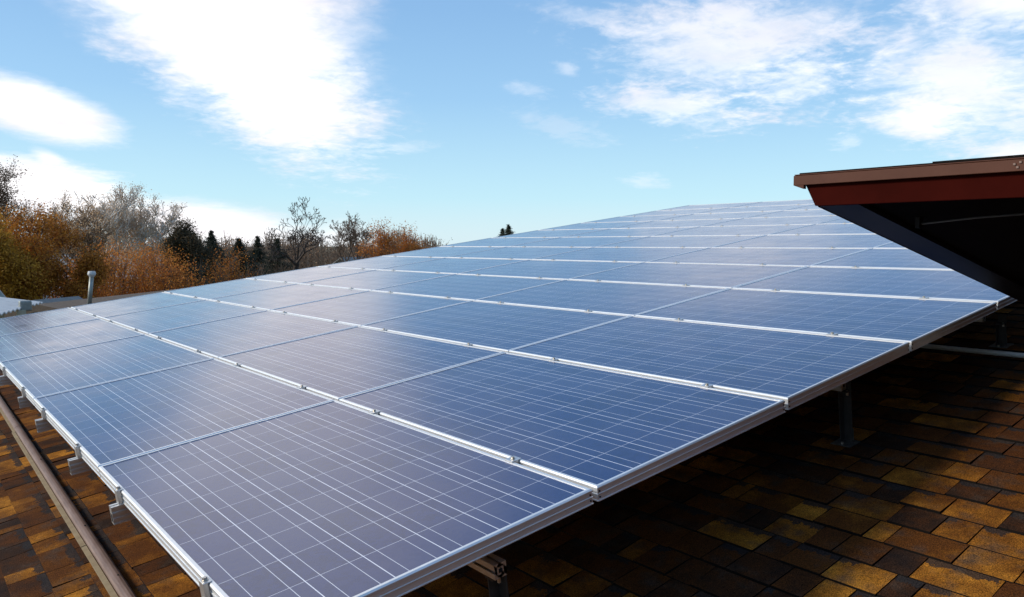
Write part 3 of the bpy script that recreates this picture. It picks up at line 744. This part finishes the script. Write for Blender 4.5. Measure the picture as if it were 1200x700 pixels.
def conifer(label, px, top, D, half, leaf, group='dark conifers in the tree line', bot=.12, dens=1.0):
    SEED[0] += 1; rnd = random.Random(SEED[0]*13); base = base_at(px, D); h = zat(top, D, px); W = 4.0*half*D/F
    tr = Sk(); tr.seg(base, base+Vector((0, 0, h*.5)), .17, .11, 8); tr.seg(base+Vector((0, 0, h*.5)), base+Vector((0, 0, h)), .11, .015, 8)
    tw = Sk(); V, Fc, TN = [], [], []
    n = int(34*dens)
    for i in range(n):
        t = (i+.5)/n; z = h*(bot+(1-bot)*t); R = W*(1-t)*1.05 + .03
        m = 9 if t < .8 else 6
        for k in range(m):
            az = 6.283*(k+rnd.random())/m; r = R*rnd.uniform(.6, 1.12); d = Vector((math.cos(az), math.sin(az), rnd.uniform(-.32, .0))); a = base+Vector((0, 0, z+rnd.uniform(-.1, .1)))
            b = a + d*r + Vector((0, 0, .12*r)); tw.seg(a, b, .022, .006, 3)
            pts = [a + (b-a)*((q+.5)/5) for q in range(5)]
            leaves(rnd, pts, .10+.03*R, int(12*dens)+3, .05+.04*R, V, Fc, TN)
    return finish('conifer', label, 'tree', base, tr, tw.v, tw.f, V, Fc, TN, B_DARK, leaf, group)
def clump(name, label, px, top, D, half, bark, leaf, n=55, per=34, size=.13, cz=.45, group=None, twig=True, cat='bush', sub=.42):
    """bush: stems from the ground, leaf clumps spread through an uneven volume"""
    SEED[0] += 1; rnd = random.Random(SEED[0]*5); base = base_at(px, D); h = zat(top, D, px); W = half*D/F
    tr, tw = Sk(), Sk(); pts = []
    for i in range(n):
        az = rnd.random()*6.283; r = W*math.sqrt(rnd.random())*rnd.uniform(.7, 1.02); zz = h*(rnd.uniform(.18, 1)**.8)
        lim = 1 - max(0, (r/W-.35))**1.6*.75; zz *= lim*rnd.uniform(.88, 1.0)
        p = base + Vector((math.cos(az)*r, math.sin(az)*r, zz)); pts.append(p)
        m = base + Vector((math.cos(az)*r*.35, math.sin(az)*r*.35, zz*.45)); s = base + Vector((rnd.gauss(0, .12), rnd.gauss(0, .12), 0))
        tr.seg(s, m, .05, .03, 5); tw.seg(m, p, .026, .008, 3)
        for k in range(7):
            e = p + Vector((rnd.gauss(0, .3), rnd.gauss(0, .3), rnd.uniform(.0, .55)))*sub*1.6; tw.seg(m+(p-m)*rnd.uniform(.5, 1), e, .010, .004, 3)
    V, Fc, TN = [], [], []
    leaves(rnd, pts, size, per, sub, V, Fc, TN)
    return finish(name, label, cat, base, tr, tw.v, tw.f, V, Fc, TN, bark, leaf, group)

GB = 'trees beyond the roof'
# left group
tree('leafy_tree', 'dark rust brown tree with dense leaves at the far left', 52, 246, 34, 48, B_DARK, L_RUST, .13, 16, .20, 6, dict(lim=4, open=.7, side=.45), group=GB, r0=.17, forkh=.26)
tree('leafy_tree', 'olive yellow tree cut by the left border of the photo', -4, 252, 32, 36, B_DARK, L_OLIVE, .13, 15, .19, 6, dict(lim=4, open=.7), group=GB, forkh=.25)
tree('tall_tree', 'tall brown leaved tree rising at the left border behind the others', -14, 180, 46, 26, B_BROWN, L_TWIG, .13, 5, .14, 6, dict(lim=3, open=.3), group=GB, forkh=.35)
tree('bare_tree', 'tan thin leaved tree right behind the dark rust tree', 88, 226, 50, 40, B_BROWN, L_TAN, .13, 3, .15, 6, dict(lim=4, open=.5, rmin=.016, up=.12), group=GB, forkh=.3)
tree('bare_tree', 'greyish bare tree standing behind the rust tree', 34, 234, 52, 30, B_BROWN, L_TWIG, .11, 3, .14, 6, dict(lim=4, open=.5, rmin=.013), group=GB, forkh=.3)
tree('pale_tree', 'tallest pale twiggy tree of the left group, above the orange bushes', 134, 219, 52, 46, B_PALE, L_TAN, .12, 2, .14, 7, dict(lim=4, open=.45, rmin=.017, side=.3, up=.13, tr=3), group=GB, forkh=.25)
tree('pale_tree', 'pale twiggy tree between the tallest one and the dark evergreen', 184, 229, 54, 46, B_PALE, L_TAN, .12, 2, .14, 7, dict(lim=4, open=.5, rmin=.017, side=.3, up=.13, tr=3), group=GB, forkh=.25)
GO = 'orange bushes beyond the roof'
clump('orange_bush', 'bright orange bush beside the vent pipe', 98, 296, 36, 26, B_BROWN, L_ORANGE, 85, 56, .13, group=GO)
clump('orange_bush', 'orange bush below the tallest pale tree', 136, 286, 38, 30, B_BROWN, L_ORANGE, 95, 54, .13, group=GO)
clump('orange_bush', 'orange bush left of the dark evergreen', 178, 288, 40, 28, B_BROWN, L_ORANGE, 95, 54, .13, group=GO)
clump('orange_bush', 'orange bush in front of the dark evergreen', 208, 303, 37, 24, B_BROWN, L_ORANGE, 75, 56, .13, group=GO)
tree('evergreen_tree', 'bushy dark bronze evergreen with rounded top', 218, 260, 45, 23, B_DARK, L_DKBR, .15, 24, .19, 6, dict(lim=5, open=.5), group=GB, forkh=.15)
clump('dark_shrub', 'almost black shrub between the orange bushes', 233, 300, 41, 12, B_DARK, L_DARK, 45, 40, .13, group=None)
conifer('dark narrow conifer just right of the bronze evergreen', 248, 272, 58, 13, L_DARK)
conifer('broad dark conifer between the orange tree and the bare trees', 280, 281, 56, 15, L_DARK)
conifer('slim pointed conifer left of the big bare tree', 302, 277, 62, 9, L_DARK, dens=.7)
conifer('ragged conifer next to the big bare tree trunk', 325, 279, 60, 11, L_DARK, dens=.6)
clump('orange_bush', 'rounded orange red bush below the narrow conifer', 262, 292, 43, 25, B_BROWN, L_ORANGE, 75, 40, .13, group=GO)
GT = 'brown thickets behind the array edge'
for px, tp, hf, D, lb in ((236, 300, 16, 47, 'brown thicket under the bronze evergreen'), (296, 303, 20, 46, 'brown thicket under the slim conifer'),
                          (330, 307, 20, 48, 'brown thicket left of the big bare trunk'), (362, 300, 22, 50, 'brown thicket right of the big bare trunk'), (396, 296, 22, 49, 'brown thicket under the leaning bare tree'), (424, 288, 16, 52, 'tall brown thicket between leaning tree and orange trees')):
    clump('thicket', lb, px, tp, D, hf, B_BROWN, L_TWIG, 60, 14, .10, group=GT, sub=.4)
tree('bare_tree', 'tall dark bare tree with forked trunk against the sky', 347, 231, 50, 32, B_DARK, None, depth=8, P=dict(lim=2, open=.45, rmin=.015, wig=.17, side=.20, spread=.62, tr=5, up=.03), group=GB, forkh=.30, r0=.36)
tree('bare_tree', 'leaning brown bare tree with rounded twiggy crown', 398, 247, 52, 36, B_BROWN, None, depth=8, P=dict(lim=3, open=.5, rmin=.0105, wig=.14, side=.25, tr=5), group=GB, forkh=.36, r0=.22, lean=.22)
tree('bare_tree', 'small faint bare tree between two conifers', 314, 271, 66, 20, B_BROWN, None, depth=6, P=dict(lim=4, open=.6, rmin=.014), group=GB, forkh=.4, r0=.1)
tree('orange_tree', 'thin orange leaved tree right of the leaning bare tree', 451, 259, 46, 24, B_BROWN, L_ORANGE, .15, 2, .22, 6, dict(lim=4, open=.45, up=.09, side=.35), group=GB, forkh=.3)
tree('orange_tree', 'last sparse orange tree where the array edge meets the sky', 480, 263, 47, 19, B_BROWN, L_ORANGE, .15, 2, .2, 6, dict(lim=4, open=.45, up=.09, side=.35), group=GB, forkh=.3)
# distant wooded skyline, one mass
SEED[0] = 900; rnd = random.Random(77); V, Fc, TN = [], [], []; tw = Sk()
for i in range(1500):
    px = rnd.uniform(-260, 520); D = rnd.uniform(84, 120); b = base_at(px, D); hgt = zat(284 + 5*math.sin(px*.05) + 4*math.sin(px*.13+1) + rnd.uniform(-8, 6), D, px)
    tw.seg(b, b+Vector((rnd.gauss(0, .3), rnd.gauss(0, .3), hgt)), .10, .02, 3)
    for k in range(5):
        a = b+Vector((0, 0, hgt*rnd.uniform(.3, .95))); tw.seg(a, a+Vector((rnd.gauss(0, .4), rnd.gauss(0, .4), rnd.uniform(.5, 1.3))), .03, .010, 3)
    leaves(rnd, [b+Vector((rnd.gauss(0, .6), rnd.gauss(0, .6), hgt*rnd.uniform(.2, .93))) for k in range(7)], .34, 4, .4, V, Fc, TN)
k = len(tw.v); o = mesh('distant_woods', tw.v+V, tw.f+[tuple(i+k for i in q) for q in Fc], [B_BROWN, L_TWIG], None, False, [0]*len(tw.f)+[1]*len(Fc))
a = o.data.attributes.new('tone', 'FLOAT', 'FACE'); a.data.foreach_set('value', [0.5]*len(tw.f)+TN)
tag(o, 'hazy brown mass of bare distant woods along the horizon', 'woods', kind='stuff')
conifer('lone dark treetop peeking over the far array edge', 596, 264, 75, 15, L_DARK, group=None)
conifer('smaller second point left of the lone treetop', 589, 268, 77, 10, L_DARK, group=None)
clump('dark_shrub', 'tiny dark crown beside the lone treetop', 584, 268, 72, 4, B_DARK, L_DARK, 20, 30, .14, sub=.15)
